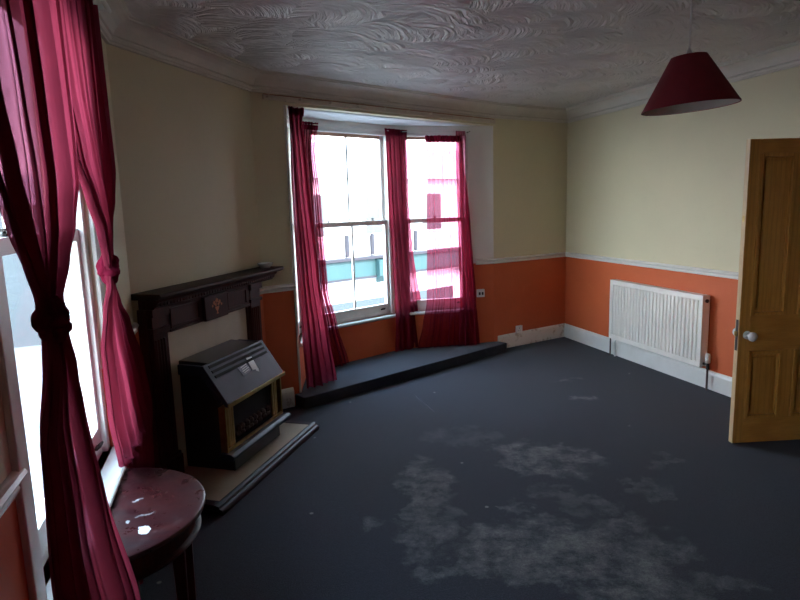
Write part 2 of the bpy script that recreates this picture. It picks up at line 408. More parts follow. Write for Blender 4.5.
def sweep(name, path, prof, m, closed=False, kind='structure', smooth=False):
    mb = MB(); rows = [offset_path(path, o, closed) for o, z in prof]; n = len(path); k = len(prof)
    base = []
    for j, (o, z) in enumerate(prof):
        base.append(len(mb.v)); mb.v += [Vector((p.x, p.y, z)) for p in rows[j]]
    for i in range(n if closed else n - 1):
        i2 = (i + 1) % n
        for j in range(k):
            j2 = (j + 1) % k
            mb.f.append((base[j] + i, base[j] + i2, base[j2] + i2, base[j2] + i)); mb.m.append(0)
    if not closed:
        mb.f.append(tuple(base[j] for j in range(k))); mb.m.append(0)
        mb.f.append(tuple(base[j] + n - 1 for j in range(k))); mb.m.append(0)
    o = mb.build(name, m, smooth=smooth)
    o['kind'] = kind
    return o

def wall(name, A, B, m, holes=(), e0=0.12, e1=0.12, th=0.15, z0=-0.05, z1=CEIL + 0.05):
    ang, L = frame(A, B); mb = MB()
    xs = sorted(set([-e0, L + e1] + [h[0] for h in holes] + [h[1] for h in holes]))
    for a, b in zip(xs[:-1], xs[1:]):
        hh = [h for h in holes if h[0] <= a + 1e-6 and h[1] >= b - 1e-6]
        if not hh: mb.box(a, 0, z0, b, th, z1)
        else:
            h = hh[0]
            if h[2] > z0: mb.box(a, 0, z0, b, th, h[2])
            if h[3] < z1: mb.box(a, 0, h[3], b, th, z1)
    o = mb.build(name, m, loc=(A.x, A.y, 0), rotz=ang); o['kind'] = 'structure'
    return o

# ------------------------------------------------------------------ floor, ceiling, walls
room = [PB, P0, WC, BE, JL, JR, CO, RE]
c = sum(room, Vector((0, 0))) / len(room)
big = offset_path(room, -0.16, True)
fl = MB(); fl.prism([(p.x, p.y) for p in [big[0], big[1], big[2], big[3], big[4], Vector((-1.1, 5.6)), Vector((-0.1, 6.5)), big[5], big[6], big[7]]], -0.06, 0.0)
o = fl.build('floor', M_carpet); o['kind'] = 'structure'
cl = MB(); cl.prism([(p.x, p.y) for p in big], CEIL, CEIL + 0.10)
o = cl.build('ceiling', M_ceil); o['kind'] = 'structure'

wall('wall_left', PB, WC, M_wall, holes=[((P0 - PB).length + 0.02, (P0 - PB).length + 1.07, 0.63, 2.34)])
wall('wall_fireplace', WC, BE, M_wall)
wall('wall_bay_left', BE, JL, M_wall, e1=0.0, th=0.12)
wall('wall_bay_right', JR, CO, M_wall, e0=0.0, th=0.12)
aJ, LJ = frame(JL, JR)
mb = MB(); mb.box(0, 0, SOFFIT, LJ, 0.12, CEIL + 0.04); o = mb.build('wall_lintel', M_wall, loc=(JL.x, JL.y, 0), rotz=aJ); o['kind'] = 'structure'
s_door = 3.42
wall('wall_right', CO, RE, M_wall, holes=[(s_door, s_door + 0.80, -0.05, 2.0)])
wall('wall_back', RE, PB, M_wall)
# bay
wall('wall_bay_side', JL + Vector((0.0, 0.0)), CL, M_bay, holes=[(0.12, 0.57, 0.49, 2.34)], e0=-0.0, e1=0.1, th=0.12, z1=SOFFIT + 0.05)
wall('wall_bay_centre', CL, CR, M_bay, holes=[(0.13, 1.13, 0.49, 2.34)], e0=0.0, e1=0.0, th=0.12, z1=SOFFIT + 0.05)
wall('wall_bay_end', CR, JR, M_bay, holes=[(0.05, 0.77, 0.49, 2.34)], e0=0.0, e1=0.0, th=0.12, z1=SOFFIT + 0.05)
mb = MB(); mb.prism([(-1.06, 4.95), (-1.06, 5.52), (-0.08, 6.38), (0.02, 6.36), (1.05, 6.60), (0.96, 6.50), (-0.80, 4.95)][::-1], SOFFIT, SOFFIT + 0.10)
o = mb.build('ceiling', M_soffit); o['kind'] = 'structure'
nJ = Vector((0.66035554, -0.7509531))
uJ = Vector((0.7509531, 0.66035554))
# raised carpeted platform in the bay
pf = [JL + nJ * 0.15 - uJ * 0.02, JL + Vector((0.0, 0.01)), CL, CR, JR + uJ * 0.0, JR + nJ * 0.15 + uJ * 0.0]
pf = [JL + nJ * 0.15 - uJ * 0.06, JL - uJ * 0.06 + nJ * 0.004, JL + nJ * 0.004, JL + Vector((0.005, 0.01)), CL + Vector((0.004, -0.005)), CR + Vector((0, -0.005)), JR + Vector((0.0, -0.005)), JR + nJ * 0.03 + uJ * 0.04, JR + nJ * 0.15 + uJ * 0.04]
mb = MB(); mb.prism([(p.x, p.y) for p in pf][::-1], 0.0, 0.10)
o = mb.build('trim_1', M_carpet, bevel=0.008); tag(o, kind='structure')

# cornice (coving), dado rails, skirting boards
corn = [(0, 2.47), (0.018, 2.47), (0.018, 2.482), (0.028, 2.486), (0.034, 2.498), (0.030, 2.508), (0.042, 2.512), (0.050, 2.530), (0.066, 2.552), (0.088, 2.568), (0.112, 2.578), (0.128, 2.580), (0.128, 2.590), (0.142, 2.592), (0.142, 2.60), (0, 2.60)]
o = sweep('trim_2', room, corn, plain('cornice_paint', (0.68, 0.63, 0.54), 0.6, scale=3), closed=True)
dado = [(0, 0.955), (0.012, 0.958), (0.016, 0.968), (0.012, 0.978), (0.022, 0.986), (0.028, 0.996), (0.022, 1.006), (0.012, 1.010), (0, 1.012)]
sweep('trim_3', [PB, P0 - (WC - P0).normalized() * 0.03], dado, M_white)
pw = WC + (P0 - WC).normalized() * 0.70
sweep('trim_4', [pw, WC, WC + (BE - WC).normalized() * 0.008], dado, M_white)
sweep('trim_5', [BE - (BE - WC).normalized() * 0.11, BE, JL - (JL - BE).normalized() * 0.004], dado, M_white)
sweep('trim_6', [CR + (JR - CR).normalized() * 0.84, JR, CO, CO + (RE - CO).normalized() * 3.30], dado, M_white)
sk = [(0, 0.0), (0.020, 0.0), (0.020, 0.130), (0.016, 0.142), (0.012, 0.150), (0.006, 0.158), (0, 0.160)]
sweep('baseboard_left', [PB, P0, WC - (WC - P0).normalized() * 0.35], sk, M_white)
sweep('baseboard_bay_left', [BE, JL - uJ * 0.07], sk, M_worn)
sweep('baseboard_bay_right', [JR + uJ * 0.055 + Vector((0.0, 0.0)), CO], sk, M_worn)
sweep('baseboard_right', [CO, CO + (RE - CO).normalized() * 3.33], sk, M_white)
# corner bead at the left jamb of the bay opening
mb = MB(); mb.box(-0.012, -0.006, 0.1, 0.004, 0.0, SOFFIT); mb.box(0.0, -0.006, 0.1, 0.006, 0.12, SOFFIT)
o = mb.build('trim_7', M_white, loc=(JL.x, JL.y, 0), rotz=aJ); o['kind'] = 'structure'
# right wall: door opening with a closed passage behind
aR, LR = frame(CO, RE)
mb = MB()
mb.box(s_door - 0.1, 1.15, -0.05, s_door + 0.9, 1.25, 2.4); mb.box(s_door - 0.2, 0.15, -0.05, s_door - 0.1, 1.25, 2.4)
mb.box(s_door + 0.9, 0.15, -0.05, s_door + 1.0, 1.25, 2.4); mb.box(s_door - 0.2, 0.15, 2.3, s_door + 1.0, 1.25, 2.4)
o = mb.build('wall_passage', M_wall, loc=(CO.x, CO.y, 0), rotz=aR); o['kind'] = 'structure'
mb = MB(); mb.box(s_door - 0.2, 0.15, -0.06, s_door + 1.0, 1.25, 0.0); o = mb.build('floor', M_carpet, loc=(CO.x, CO.y, 0), rotz=aR); o['kind'] = 'structure'
mb = MB()
for a, b in ((s_door - 0.075, s_door), (s_door + 0.80, s_door + 0.875)): mb.box(a, -0.02, 0, b, 0.0, 2.075)
mb.box(s_door, -0.02, 2.0, s_door + 0.80, 0, 2.075)
o = mb.build('trim_8', M_white, loc=(CO.x, CO.y, 0), rotz=aR, bevel=0.004); o['kind'] = 'structure'

# ------------------------------------------------------------------ sash windows
def sash_window(name, A, B, x0, x1, z0, z1, zm, muntin=True, lifts=1, sill=0.05, fw=0.05, latch=(0.2, 0.8)):
    ang, L = frame(A, B)
    r = empty(name, (A.x, A.y, 0), ang); r['kind'] = 'structure'
    f = MB()     # box frame
    f.box(x0, 0.01, z0, x0 + fw, 0.115, z1); f.box(x1 - fw, 0.01, z0, x1, 0.115, z1)
    f.box(x0 + fw, 0.01, z1 - 0.045, x1 - fw, 0.115, z1); f.box(x0 + fw, 0.03, z0, x1 - fw, 0.13, z0 + 0.035)
    f.build('window_frame', M_upvc, r, bevel=0.003)
    a, b = x0 + fw, x1 - fw
    # upper sash (outer track)
    s = MB(); st = 0.035
    for (p, q) in ((a, a + st), (b - st, b)): s.box(p, 0.072, zm - 0.02, q, 0.108, z1 - 0.045)
    s.box(a + st, 0.072, z1 - 0.075, b - st, 0.108, z1 - 0.045, 1); s.box(a + st, 0.072, zm - 0.02, b - st, 0.108, zm + 0.022)
    if muntin: s.box((a + b) / 2 - 0.010, 0.078, zm + 0.022, (a + b) / 2 + 0.010, 0.104, z1 - 0.075)
    us = s.build('upper_sash', [M_upvc, M_lintelwood], r, bevel=0.003)
    g = MB(); g.box(a + st, 0.088, zm + 0.022, b - st, 0.092, z1 - 0.075); g.build('pane', M_glass, us)
    s = MB()
    for (p, q) in ((a, a + st), (b - st, b)): s.box(p, 0.030, z0 + 0.035, q, 0.066, zm + 0.025)
    s.box(a + st, 0.030, z0 + 0.035, b - st, 0.066, z0 + 0.115); s.box(a + st, 0.030, zm - 0.022, b - st, 0.066, zm + 0.025)
    if muntin: s.box((a + b) / 2 - 0.010, 0.036, z0 + 0.115, (a + b) / 2 + 0.010, 0.060, zm - 0.022)
    ls = s.build('lower_sash', M_upvc, r, bevel=0.003)
    g = MB(); g.box(a + st, 0.046, z0 + 0.115, b - st, 0.050, zm - 0.022); g.build('pane', M_glass, ls)
    for k in range(lifts):
        x = a + (b - a) * (0.88 if lifts == 1 else (0.16, 0.84)[k])
        l = MB(); l.box(x - 0.022, 0.018, z0 + 0.058, x + 0.022, 0.030, z0 + 0.066); l.tube([(x - 0.02, 0.024, z0 + 0.062), (x - 0.02, 0.008, z0 + 0.075), (x + 0.02, 0.008, z0 + 0.075), (x + 0.02, 0.024, z0 + 0.062)], 0.006, 6)
        l.build('sash_lift', M_dark, ls)
    for t in latch:
        x = a + (b - a) * t
        l = MB(); l.lathe([(0.0, 0), (0.014, 0), (0.014, 0.008), (0.006, 0.012), (0.006, 0.02), (0.0, 0.02)], (x, 0.048, zm + 0.025), 12)
        l.box(x - 0.02, 0.042, zm + 0.040, x + 0.012, 0.052, zm + 0.048)
        l.build('sash_lock', M_dark, ls)
    w = MB(); w.extrude_x([(0.035, z0 - 0.03), (0.035, z0), (-sill, z0), (-sill - 0.006, z0 - 0.006), (-sill - 0.006, z0 - 0.020), (-sill + 0.008, z0 - 0.03)], x0 - 0.02, x1 + 0.02)
    w.build('window_sill', M_white, r)
    return r
sash_window('window_1', P0, WC, 0.02, 1.07, 0.63, 2.34, 1.53, muntin=False, lifts=1, sill=0.075)
sash_window('window_2', JL, CL, 0.12, 0.57, 0.49, 2.34, 1.44, muntin=False, lifts=1, sill=0.02, fw=0.03)
sash_window('window_3', CL, CR, 0.13, 1.13, 0.49, 2.34, 1.44, lifts=1, sill=0.04)
sash_window('window_4', CR, JR, 0.05, 0.77, 0.49, 2.34, 1.44, muntin=False, lifts=1, sill=0.04, fw=0.035, latch=(0.5,))
# architrave round the left window, and the corner post and head lining of the bay
aL, LL = frame(P0, WC)
mb = MB()
mb.box(-0.055, -0.018, 0.0, 0.02, 0, 2.40); mb.box(1.07, -0.018, 0.60, 1.15, 0, 2.40); mb.box(0.02, -0.018, 2.34, 1.07, 0, 2.40)
o = mb.build('trim_9', M_white, loc=(P0.x, P0.y, 0), rotz=aL, bevel=0.004); o['kind'] = 'structure'
mb = MB(); mb.prism([(-0.045, 6.170), (0.0, 6.185), (0.055, 6.222), (0.0, 6.22)], 0.49, 2.39)
o = mb.build('trim_10', M_white); o['kind'] = 'structure'

# ------------------------------------------------------------------ curtains
def interp(rows, z):
    for a, b in zip(rows[:-1], rows[1:]):
        if a[0] >= z >= b[0]:
            t = (a[0] - z) / max(1e-6, a[0] - b[0]); t = t * t * (3 - 2 * t) * 0.55 + t * 0.45
            return [a[k] + (b[k] - a[k]) * t for k in range(len(a))]
    return list(rows[-1] if z < rows[-1][0] else rows[0])

def drape(name, parent, rows, off, nf, mat, seed=0, nu=None, nv=90, amp2=0.5):
    # rows: (z, left, right, depth) in the wall's local frame, top to bottom
    rnd = random.Random(seed); ph = [rnd.uniform(0, 6.28) for _ in range(6)]
    nu = nu or nf * 14; mb = MB(); zt, zb = rows[0][0], rows[-1][0]
    wts = [rnd.uniform(0.6, 1.5) for _ in range(nf)]; tot = sum(wts); cum = [0]
    for w in wts: cum.append(cum[-1] + w / tot)
    for j in range(nv + 1):
        z = zt + (zb - zt) * j / nv; q_ = interp(rows, z); zz, l, r, d = q_[:4]; off_ = q_[4] if len(q_) > 4 else off; wd = r - l
        for i in range(nu + 1):
            u = i / nu
            k = max(q for q in range(nf) if cum[q] <= u + 1e-9); t = (u - cum[k]) / (cum[k + 1] - cum[k])
            a = 2 * PI * (k + t)
            wav = math.sin(a + 0.5 * math.sin(2.1 * z + ph[k % 6])) * (0.75 + 0.35 * math.sin(k * 2.3 + ph[1] + 1.3 * z))
            wav += 0.22 * math.sin(2 * a + ph[0] + 1.7 * z) + amp2 * math.sin(3.1 * u * 2 + ph[2] + 0.8 * z)
            side = 0.22 * (wd / nf) * math.cos(a + ph[3] * 0.2) * min(1, d / 0.02)
            edge = min(1, u / 0.03, (1 - u) / 0.03)
            mb.v.append(Vector((l + wd * u + side * edge, -(off_ + d * wav), z)))
    for j in range(nv):
        for i in range(nu):
            b = j * (nu + 1) + i; mb.f.append((b, b + 1, b + nu + 2, b + nu + 1)); mb.m.append(0)
    me_o = mb.build(name, mat, parent)
    for p in me_o.data.polygons: p.use_smooth = True
    return me_o

def knot(parent, x, off, z, r, mat, seed=0):
    # cloth wound round itself: a creased core, two slanted wraps and a short pulled-out loop
    rnd = random.Random(seed); mb = MB(); nu, nv = 40, 24
    b = len(mb.v)
    for j in range(nv + 1):
        v = j / nv; h = (v - 0.5) * 2
        for i in range(nu):
            a = 2 * PI * i / nu
            rr = r * (0.45 + 0.55 * math.sqrt(max(0, 1 - h * h * 0.92))) * (1 + 0.10 * math.sin(5 * a + 5 * h) + 0.05 * math.sin(11 * a - 4 * h))
            mb.v.append(Vector((x + rr * math.cos(a), -off + rr * 0.85 * math.sin(a), z + h * r * 1.5)))
    for j in range(nv):
        for i in range(nu):
            i2 = (i + 1) % nu; mb.f.append((b + j * nu + i, b + j * nu + i2, b + (j + 1) * nu + i2, b + (j + 1) * nu + i)); mb.m.append(0)
    mb.f.append(tuple(b + i for i in range(nu))); mb.m.append(0)
    mb.f.append(tuple(b + nv * nu + i for i in range(nu))); mb.m.append(0)
    for tilt, dz, R, th in ((0.95, 0.30, 0.72, 0.46), (-0.75, -0.35, 0.70, 0.44), (0.30, 0.75, 0.55, 0.30), (-0.25, -0.85, 0.55, 0.28)):
        pts = []; rs = []
        for i in range(29):
            a = 2 * PI * i / 28
            px, py = r * R * math.cos(a), r * R * 0.85 * math.sin(a)
            pts.append((x + px, -off + py, z + dz * r + tilt * px + 0.12 * r * math.sin(3 * a + seed)))
            rs.append(r * th * (1 + 0.30 * math.sin(3 * a + seed + tilt * 5)))
        mb.tube(pts, rs, 9)
    pts = [(x + r * (0.7 + 0.55 * math.sin(PI * t / 8)), -off - r * 0.6, z + r * (0.55 - 0.9 * t / 8)) for t in range(9)]
    mb.tube(pts, [r * 0.22] * 9, 8)
    o = mb.build('knot', mat, parent)
    for p in o.data.polygons: p.use_smooth = True
    return o

# near curtain of the left window
def left_curtain(name, label, rows, off, nf, kx, kz, kr, mat, seed):
    r = empty(name, (P0.x, P0.y, 0), aL)
    tag(r, label, 'curtain')
    drape('drape', r, rows, off, nf, mat, seed, nv=120)
    knot(r, kx, off, kz, kr, M_knot, seed)
    return r
left_curtain('curtain', 'dark burgundy voile curtain nearest the camera, knotted, at the left edge', [
    (2.44, -0.52, 0.43, 0.016, .14), (2.19, -0.50, 0.40, 0.018, .14), (1.85, -0.40, 0.37, 0.020, .14), (1.70, -0.34, 0.34, 0.022, .138), (1.58, -0.26, 0.22, 0.024, .135), (1.50, -0.20, 0.08, 0.022, .135),
    (1.42, -0.135, -0.05, 0.016, .135), (1.34, -0.13, -0.05, 0.016, .138), (1.27, -0.19, -0.02, 0.018, .145), (1.15, -0.31, 0.01, 0.020, .150), (0.90, -0.43, 0.01, 0.024, .175), (0.60, -0.54, 0.01, 0.026, .22), (0.30, -0.61, 0.02, 0.028, .25), (0.02, -0.64, 0.02, 0.03, .26)],
    0.135, 6, -0.092, 1.375, 0.035, M_voile_near, 3)
left_curtain('curtain', 'pinker burgundy voile curtain, knotted, between left window and fireplace', [
    (2.44, 0.36, 1.20, 0.014, .085), (2.24, 0.37, 1.20, 0.014, .085), (2.03, 0.40, 1.20, 0.016, .085), (1.79, 0.49, 1.20, 0.018, .088), (1.66, 0.64, 1.11, 0.020, .09), (1.55, 0.78, 0.99, 0.020, .09), (1.46, 0.83, 0.94, 0.018, .09),
    (1.42, 0.845, 0.925, 0.014, .09), (1.34, 0.84, 0.935, 0.014, .09), (1.26, 0.72, 1.04, 0.016, .09), (1.15, 0.62, 1.26, 0.018, .09), (0.90, 0.62, 1.54, 0.018, .095), (0.68, 0.70, 1.64, 0.018, .10), (0.615, 0.915, 1.66, 0.014, .095), (0.50, 0.93, 1.70, 0.014, .08), (0.02, 0.92, 1.74, 0.014, .06)],
    0.09, 7, 0.885, 1.400, 0.037, M_voile_near, 5)
r = empty('curtain_rod', (P0.x, P0.y, 2.46), aL); tag(r, 'curtain rod over the left window carrying the two knotted curtains', 'curtain rod')
mb = MB(); mb.tube([(-0.58, -0.115, 0), (1.34, -0.115, 0)], 0.010, 10); mb.build('pole', M_white, r, smooth=True)
for x in (-0.44, 0.46, 1.30):
    mb = MB(); mb.box(x - 0.012, -0.115, -0.012, x + 0.012, 0, 0.012); mb.build('bracket', M_white, r)

def bay_curtain(name, label, A, B, rows, off, nf, mat, seed, head=True):
    a, L = frame(A, B); r = empty(name, (A.x, A.y, 0.1), a); tag(r, label, 'curtain', None)
    rows = [(z - 0.1, l, rr, d) for z, l, rr, d in rows]
    drape('drape', r, rows, off, nf, mat, seed, nv=80)
    if head:
        zt, l, rr, d = rows[0]
        drape('heading', r, [(zt + 0.006, l - 0.006, rr + 0.006, d * 1.3), (zt - 0.03, l - 0.002, rr + 0.004, d * 1.35), (zt - 0.06, l, rr, d * 1.1)], off, nf, M_knot, seed, nv=8)
    return r
bay_curtain('curtain', 'dense burgundy curtain hanging at the left jamb of the bay opening', JL, JR,
    [(2.385, 0.045, 0.175, 0.022), (2.30, 0.05, 0.165, 0.020), (1.83, 0.04, 0.20, 0.022), (1.03, 0.055, 0.27, 0.026), (0.53, 0.07, 0.34, 0.030), (0.105, 0.085, 0.40, 0.032)], -0.035, 5, M_voile_mid, 11)
bay_curtain('curtain', 'sheer burgundy curtain at the left end of the middle bay window', CL, CR,
    [(2.345, 0.045, 0.20, 0.020), (2.27, 0.05, 0.19, 0.020), (2.11, 0.035, 0.165, 0.02), (1.67, 0.025, 0.21, 0.022), (0.85, 0.03, 0.245, 0.024), (0.50, 0.07, 0.33, 0.026), (0.105, 0.09, 0.44, 0.030)], 0.075, 6, M_voile, 12)
bay_curtain('curtain', 'burgundy curtain covering the post between the two visible bay windows', CL, CR,
    [(2.345, 0.99, 1.28, 0.010), (2.28, 0.995, 1.28, 0.010), (1.7, 1.01, 1.29, 0.012), (1.15, 1.035, 1.33, 0.014), (0.45, 1.06, 1.44, 0.017), (0.105, 1.04, 1.50, 0.02)], 0.080, 5, M_voile_mid, 13)
cc = bay_curtain('curtain', 'wide see-through burgundy curtain over the right bay window', CR, JR,
    [(2.285, 0.30, 0.66, 0.020), (2.23, 0.295, 0.68, 0.020), (2.1, 0.31, 0.69, 0.012), (1.33, 0.29, 0.76, 0.014), (0.6, 0.27, 0.81, 0.018), (0.35, 0.22, 0.83, 0.020), (0.105, 0.16, 0.85, 0.022)], 0.075, 9, M_voile, 14)
drape('folded_edge', cc, [(z - 0.1, l, r, d) for z, l, r, d in [(2.33, 0.60, 0.70, 0.012), (2.26, 0.60, 0.71, 0.014), (2.0, 0.60, 0.70, 0.012), (1.33, 0.61, 0.75, 0.014), (0.6, 0.62, 0.80, 0.016), (0.105, 0.60, 0.84, 0.018)]], 0.115, 4, M_voile, 15, nv=80)
# curtain wires along the heads of the bay windows
for (A, B, x0, x1, lab) in ((CL, CR, 0.02, 1.10, 'thin curtain wire across the head of the middle bay window'), (CR, JR, 0.05, 0.76, 'thin curtain wire across the head of the right bay window')):
    a, L = frame(A, B); r = empty('curtain_wire', (A.x, A.y, 2.33), a); tag(r, lab, 'curtain wire')
    mb = MB(); mb.tube([(x0, -0.075, 0), (x1, -0.075, 0)], 0.004, 8); mb.build('wire', M_white, r)
    for x in (x0, x1): mb = MB(); mb.tube([(x, -0.079, 0), (x, 0.008, 0)], 0.005, 8); mb.build('hook', M_dark, r)
# batten with hooks over the bay opening
r = empty('curtain_batten', (JL.x, JL.y, 2.44), aJ); tag(r, 'long cream batten with hooks above the bay opening', 'curtain rail')
mb = MB(); mb.box(0.0, -0.018, -0.024, 2.50, 0.0, 0.022); mb.box(-0.19, -0.018, -0.020, 0.0, -0.002, 0.020); mb.build('board', M_batten, r, bevel=0.003)
for i in range(10):
    x = -0.16 + i * 0.285
    mb = MB(); mb.lathe([(0, 0), (0.010, 0), (0.012, -0.006), (0.006, -0.012), (0.006, -0.022), (0.012, -0.028), (0.012, -0.034), (0, -0.036)], (x, -0.018, 0.0), 12, axis='y')
    mb.build('hook', M_batten, r, smooth=True)
mb = MB(); mb.tube([(-0.19, -0.022, 0.016), (0.5, -0.022, 0.018), (1.3, -0.022, 0.015), (2.47, -0.022, 0.017)], 0.003, 6); mb.build('cord', M_redwire, r)

# ------------------------------------------------------------------ fireplace
aF, LF = frame(WC, BE)
fp = empty('fireplace_surround', (WC.x, WC.y, 0), aF)
tag(fp, 'dark mahogany fireplace surround with dentil mantel shelf and inlaid tablet', 'fireplace')
mb = MB()
mb.extrude_x([(0, 1.135), (-0.15, 1.135), (-0.175, 1.142), (-0.19, 1.152), (-0.19, 1.164), (-0.18, 1.17), (0, 1.17)], 0.0, 1.455)
mb.build('mantel_shelf', M_mahog_h, fp)
mb = MB(); mb.extrude_x([(0, 1.075), (-0.10, 1.075), (-0.105, 1.085), (-0.118, 1.092), (-0.122, 1.108), (-0.140, 1.120), (-0.147, 1.135), (0, 1.135)], 0.05, 1.43)
for i in range(44):
    x = 0.08 + i * 0.0298; mb.box(x, -0.126, 1.092, x + 0.016, -0.10, 1.114)
mb.build('dentil_moulding', M_mahog, fp)
mb = MB(); mb.box(0.10, -0.075, 0.918, 1.24, 0, 1.075); mb.box(0.20, -0.085, 0.918, 1.10, -0.07, 0.932)
for a, b in ((0.21, 0.50), (0.82, 1.07)):
    for (p, q, s, t) in ((a, 0.94, b, 0.952), (a, 1.045, b, 1.057), (a, 0.952, a + 0.012, 1.045), (b - 0.012, 0.952, b, 1.045)): mb.box(p, -0.083, q, s, -0.07, t)
mb.build('frieze', M_mahog, fp, bevel=0.002)
tb = MB(); tb.box(0.53, -0.100, 0.915, 0.79, -0.07, 1.07); tb_o = tb.build('tablet', M_mahog, fp, bevel=0.004)
il = MB()      # urn of flowers
il.extrude_x([(-0.101, 0.0), (-0.1, 0.0)], 0, 0) if False else None
def flat(mb, pts, y, cx, cz, s=1.0):
    n = len(pts); b = len(mb.v)
    mb.v += [Vector((cx + p[0] * s, y, cz + p[1] * s)) for p in pts] + [Vector((cx + p[0] * s, y + 0.002, cz + p[1] * s)) for p in pts]
    mb.f.append(tuple(b + i for i in range(n))); mb.m.append(0); mb.f.append(tuple(b + n + i for i in reversed(range(n)))); mb.m.append(0)
    for i in range(n): j = (i + 1) % n; mb.f.append((b + i, b + j, b + n + j, b + n + i)); mb.m.append(0)
flat(il, [(-0.012, -0.045), (0.012, -0.045), (0.005, -0.036), (0.004, -0.028), (0.018, -0.012), (0.024, 0.002), (-0.024, 0.002), (-0.018, -0.012), (-0.004, -0.028), (-0.005, -0.036)], -0.102, 0.66, 0.99)
for (dx, dz, s) in ((-0.03, 0.03, 0.016), (0.0, 0.042, 0.018), (0.03, 0.03, 0.016), (-0.014, 0.016, 0.012), (0.016, 0.016, 0.012), (-0.05, 0.012, 0.010), (0.052, 0.012, 0.010)):
    flat(il, [(math.cos(k * PI / 5) * (1 if k % 2 else 0.6), math.sin(k * PI / 5) * (1 if k % 2 else 0.6)) for k in range(10)], -0.102, 0.66 + dx, 0.99 + dz, s)
il.build('inlay', M_inlay, tb_o)
for (a, b) in ((0.03, 0.188), (1.10, 1.27)):
    mb = MB(); mb.box(a, -0.055, 0.055, b, 0, 1.075)
    mb.box(a + 0.02, -0.08, 0.20, b - 0.012, -0.05, 1.03)
    for k in range(4):
        x = a + 0.036 + k * ((b - a - 0.07) / 3.6); mb.tube([(x, -0.080, 0.24), (x, -0.080, 0.90)], 0.008, 8)
    mb.box(a + 0.008, -0.092, 0.94, b, -0.04, 0.965); mb.box(a + 0.008, -0.098, 1.03, b, -0.04, 1.075)
    mb.build('pilaster', M_mahog, fp, bevel=0.002)
    mb = MB(); mb.box(a + 0.004, -0.10, 0.054, b + 0.004, 0.0, 0.185); mb.box(a + 0.01, -0.092, 0.185, b, 0.0, 0.205); mb.build('plinth', M_mahog, fp, bevel=0.004)
mb = MB(); mb.box(0.185, -0.045, 0.052, 1.10, -0.001, 0.918); mb.build('marble_back_panel', M_marble, fp)
# hearth
he = empty('hearth', (WC.x, WC.y, 0), aF); tag(he, 'low stone hearth slab with dark polished wooden edge on the carpet', 'hearth')
mb = MB(); mb.prism([(0.0, -0.004), (-0.065, -0.12), (-0.065, -0.495), (1.105, -0.495), (1.105, -0.004)][::-1], 0.0, 0.05); mb.build('slab', M_tile, he)
mb = MB()
prof = [(0, 0), (-0.055, 0), (-0.055, 0.018), (-0.048, 0.030), (-0.036, 0.034), (-0.030, 0.046), (-0.012, 0.052), (0, 0.052)]
mb.extrude_x([(-0.495 + p[0], p[1]) for p in prof], -0.12, 1.16)
mb.box(1.105, -0.495, 0, 1.155, -0.02, 0.052); mb.box(-0.115, -0.495, 0, -0.065, -0.21, 0.052)
mb.build('edge_moulding', M_hearthwood, he, bevel=0.002)
# gas fire
gf = empty('gas_fire', (WC.x, WC.y, 0), aF); tag(gf, 'black gas fire heater with sloping hood and brass trim on the hearth', 'heater')
mb = MB(); mb.extrude_x([(-0.05, 0.053), (-0.385, 0.053), (-0.385, 0.165), (-0.36, 0.18), (-0.36, 0.50), (-0.26, 0.715), (-0.05, 0.725)], 0.285, 0.87)
# dark opening of the fire box
mb.build('case', M_black, gf, bevel=0.006)
mb = MB(); mb.extrude_x([(-0.245, 0.715), (-0.275, 0.722), (-0.425, 0.500), (-0.425, 0.482), (-0.405, 0.482), (-0.25, 0.69)], 0.20, 0.90)
mb.extrude_x([(-0.10, 0.66), (-0.10, 0.722), (-0.27, 0.718), (-0.38, 0.52), (-0.36, 0.49), (-0.25, 0.66)], 0.205, 0.23)
mb.extrude_x([(-0.10, 0.66), (-0.10, 0.722), (-0.27, 0.718), (-0.38, 0.52), (-0.36, 0.49), (-0.25, 0.66)], 0.87, 0.895)
hood = mb.build('hood', M_hood, gf, bevel=0.004)
mb = MB()
for k in range(3):
    y = -0.287 - k * 0.019; z = 0.704 - k * 0.028
    mb.extrude_x([(y, z + 0.010), (y - 0.010, z - 0.005), (y - 0.006, z - 0.007), (y + 0.004, z + 0.008)], 0.24, 0.86)
mb.build('louvre', M_slot, hood)
mb = MB(); mb.extrude_x([(-0.425, 0.478), (-0.433, 0.480), (-0.433, 0.500), (-0.425, 0.502)], 0.195, 0.905)
mb.build('brass_trim', M_brass, gf)
mb = MB()
for a, b in ((0.20, 0.212), (0.888, 0.90)): mb.box(a, -0.40, 0.20, b, -0.36, 0.478)
mb.box(0.212, -0.40, 0.205, 0.888, -0.388, 0.222)
mb.box(0.20, -0.36, 0.20, 0.27, -0.355, 0.478); mb.box(0.87, -0.36, 0.20, 0.90, -0.355, 0.478)
for x in (0.255, 0.275, 0.30, 0.80, 0.825, 0.845): mb.lathe([(0.011, 0.222), (0.011, 0.478)], (x, -0.378, 0), 12)
mb.build('brass_frame', M_brass, gf, smooth=True)
mb = MB(); mb.box(0.34, -0.366, 0.225, 0.77, -0.359, 0.47); wnd = mb.build('fire_window', M_slot, gf)
mb = MB()
rnd = random.Random(4)
for i in range(16):
    x = 0.37 + (i % 8) * 0.052; z = 0.245 + (i // 8) * 0.035
    mb.lathe([(0, -0.024), (0.014, -0.02), (0.024, -0.004), (0.022, 0.012), (0.010, 0.022), (0, 0.024)], (x + rnd.uniform(-.01, .01), -0.368, z + 0.01), 7)
mb.build('coals', M_coal, wnd)
mb = MB(); mb.extrude_x([(-0.36, 0.165), (-0.44, 0.165), (-0.452, 0.175), (-0.452, 0.192), (-0.43, 0.205), (-0.36, 0.205)], 0.175, 0.92)
mb.build('bottom_rail', M_hood, gf, bevel=0.004)
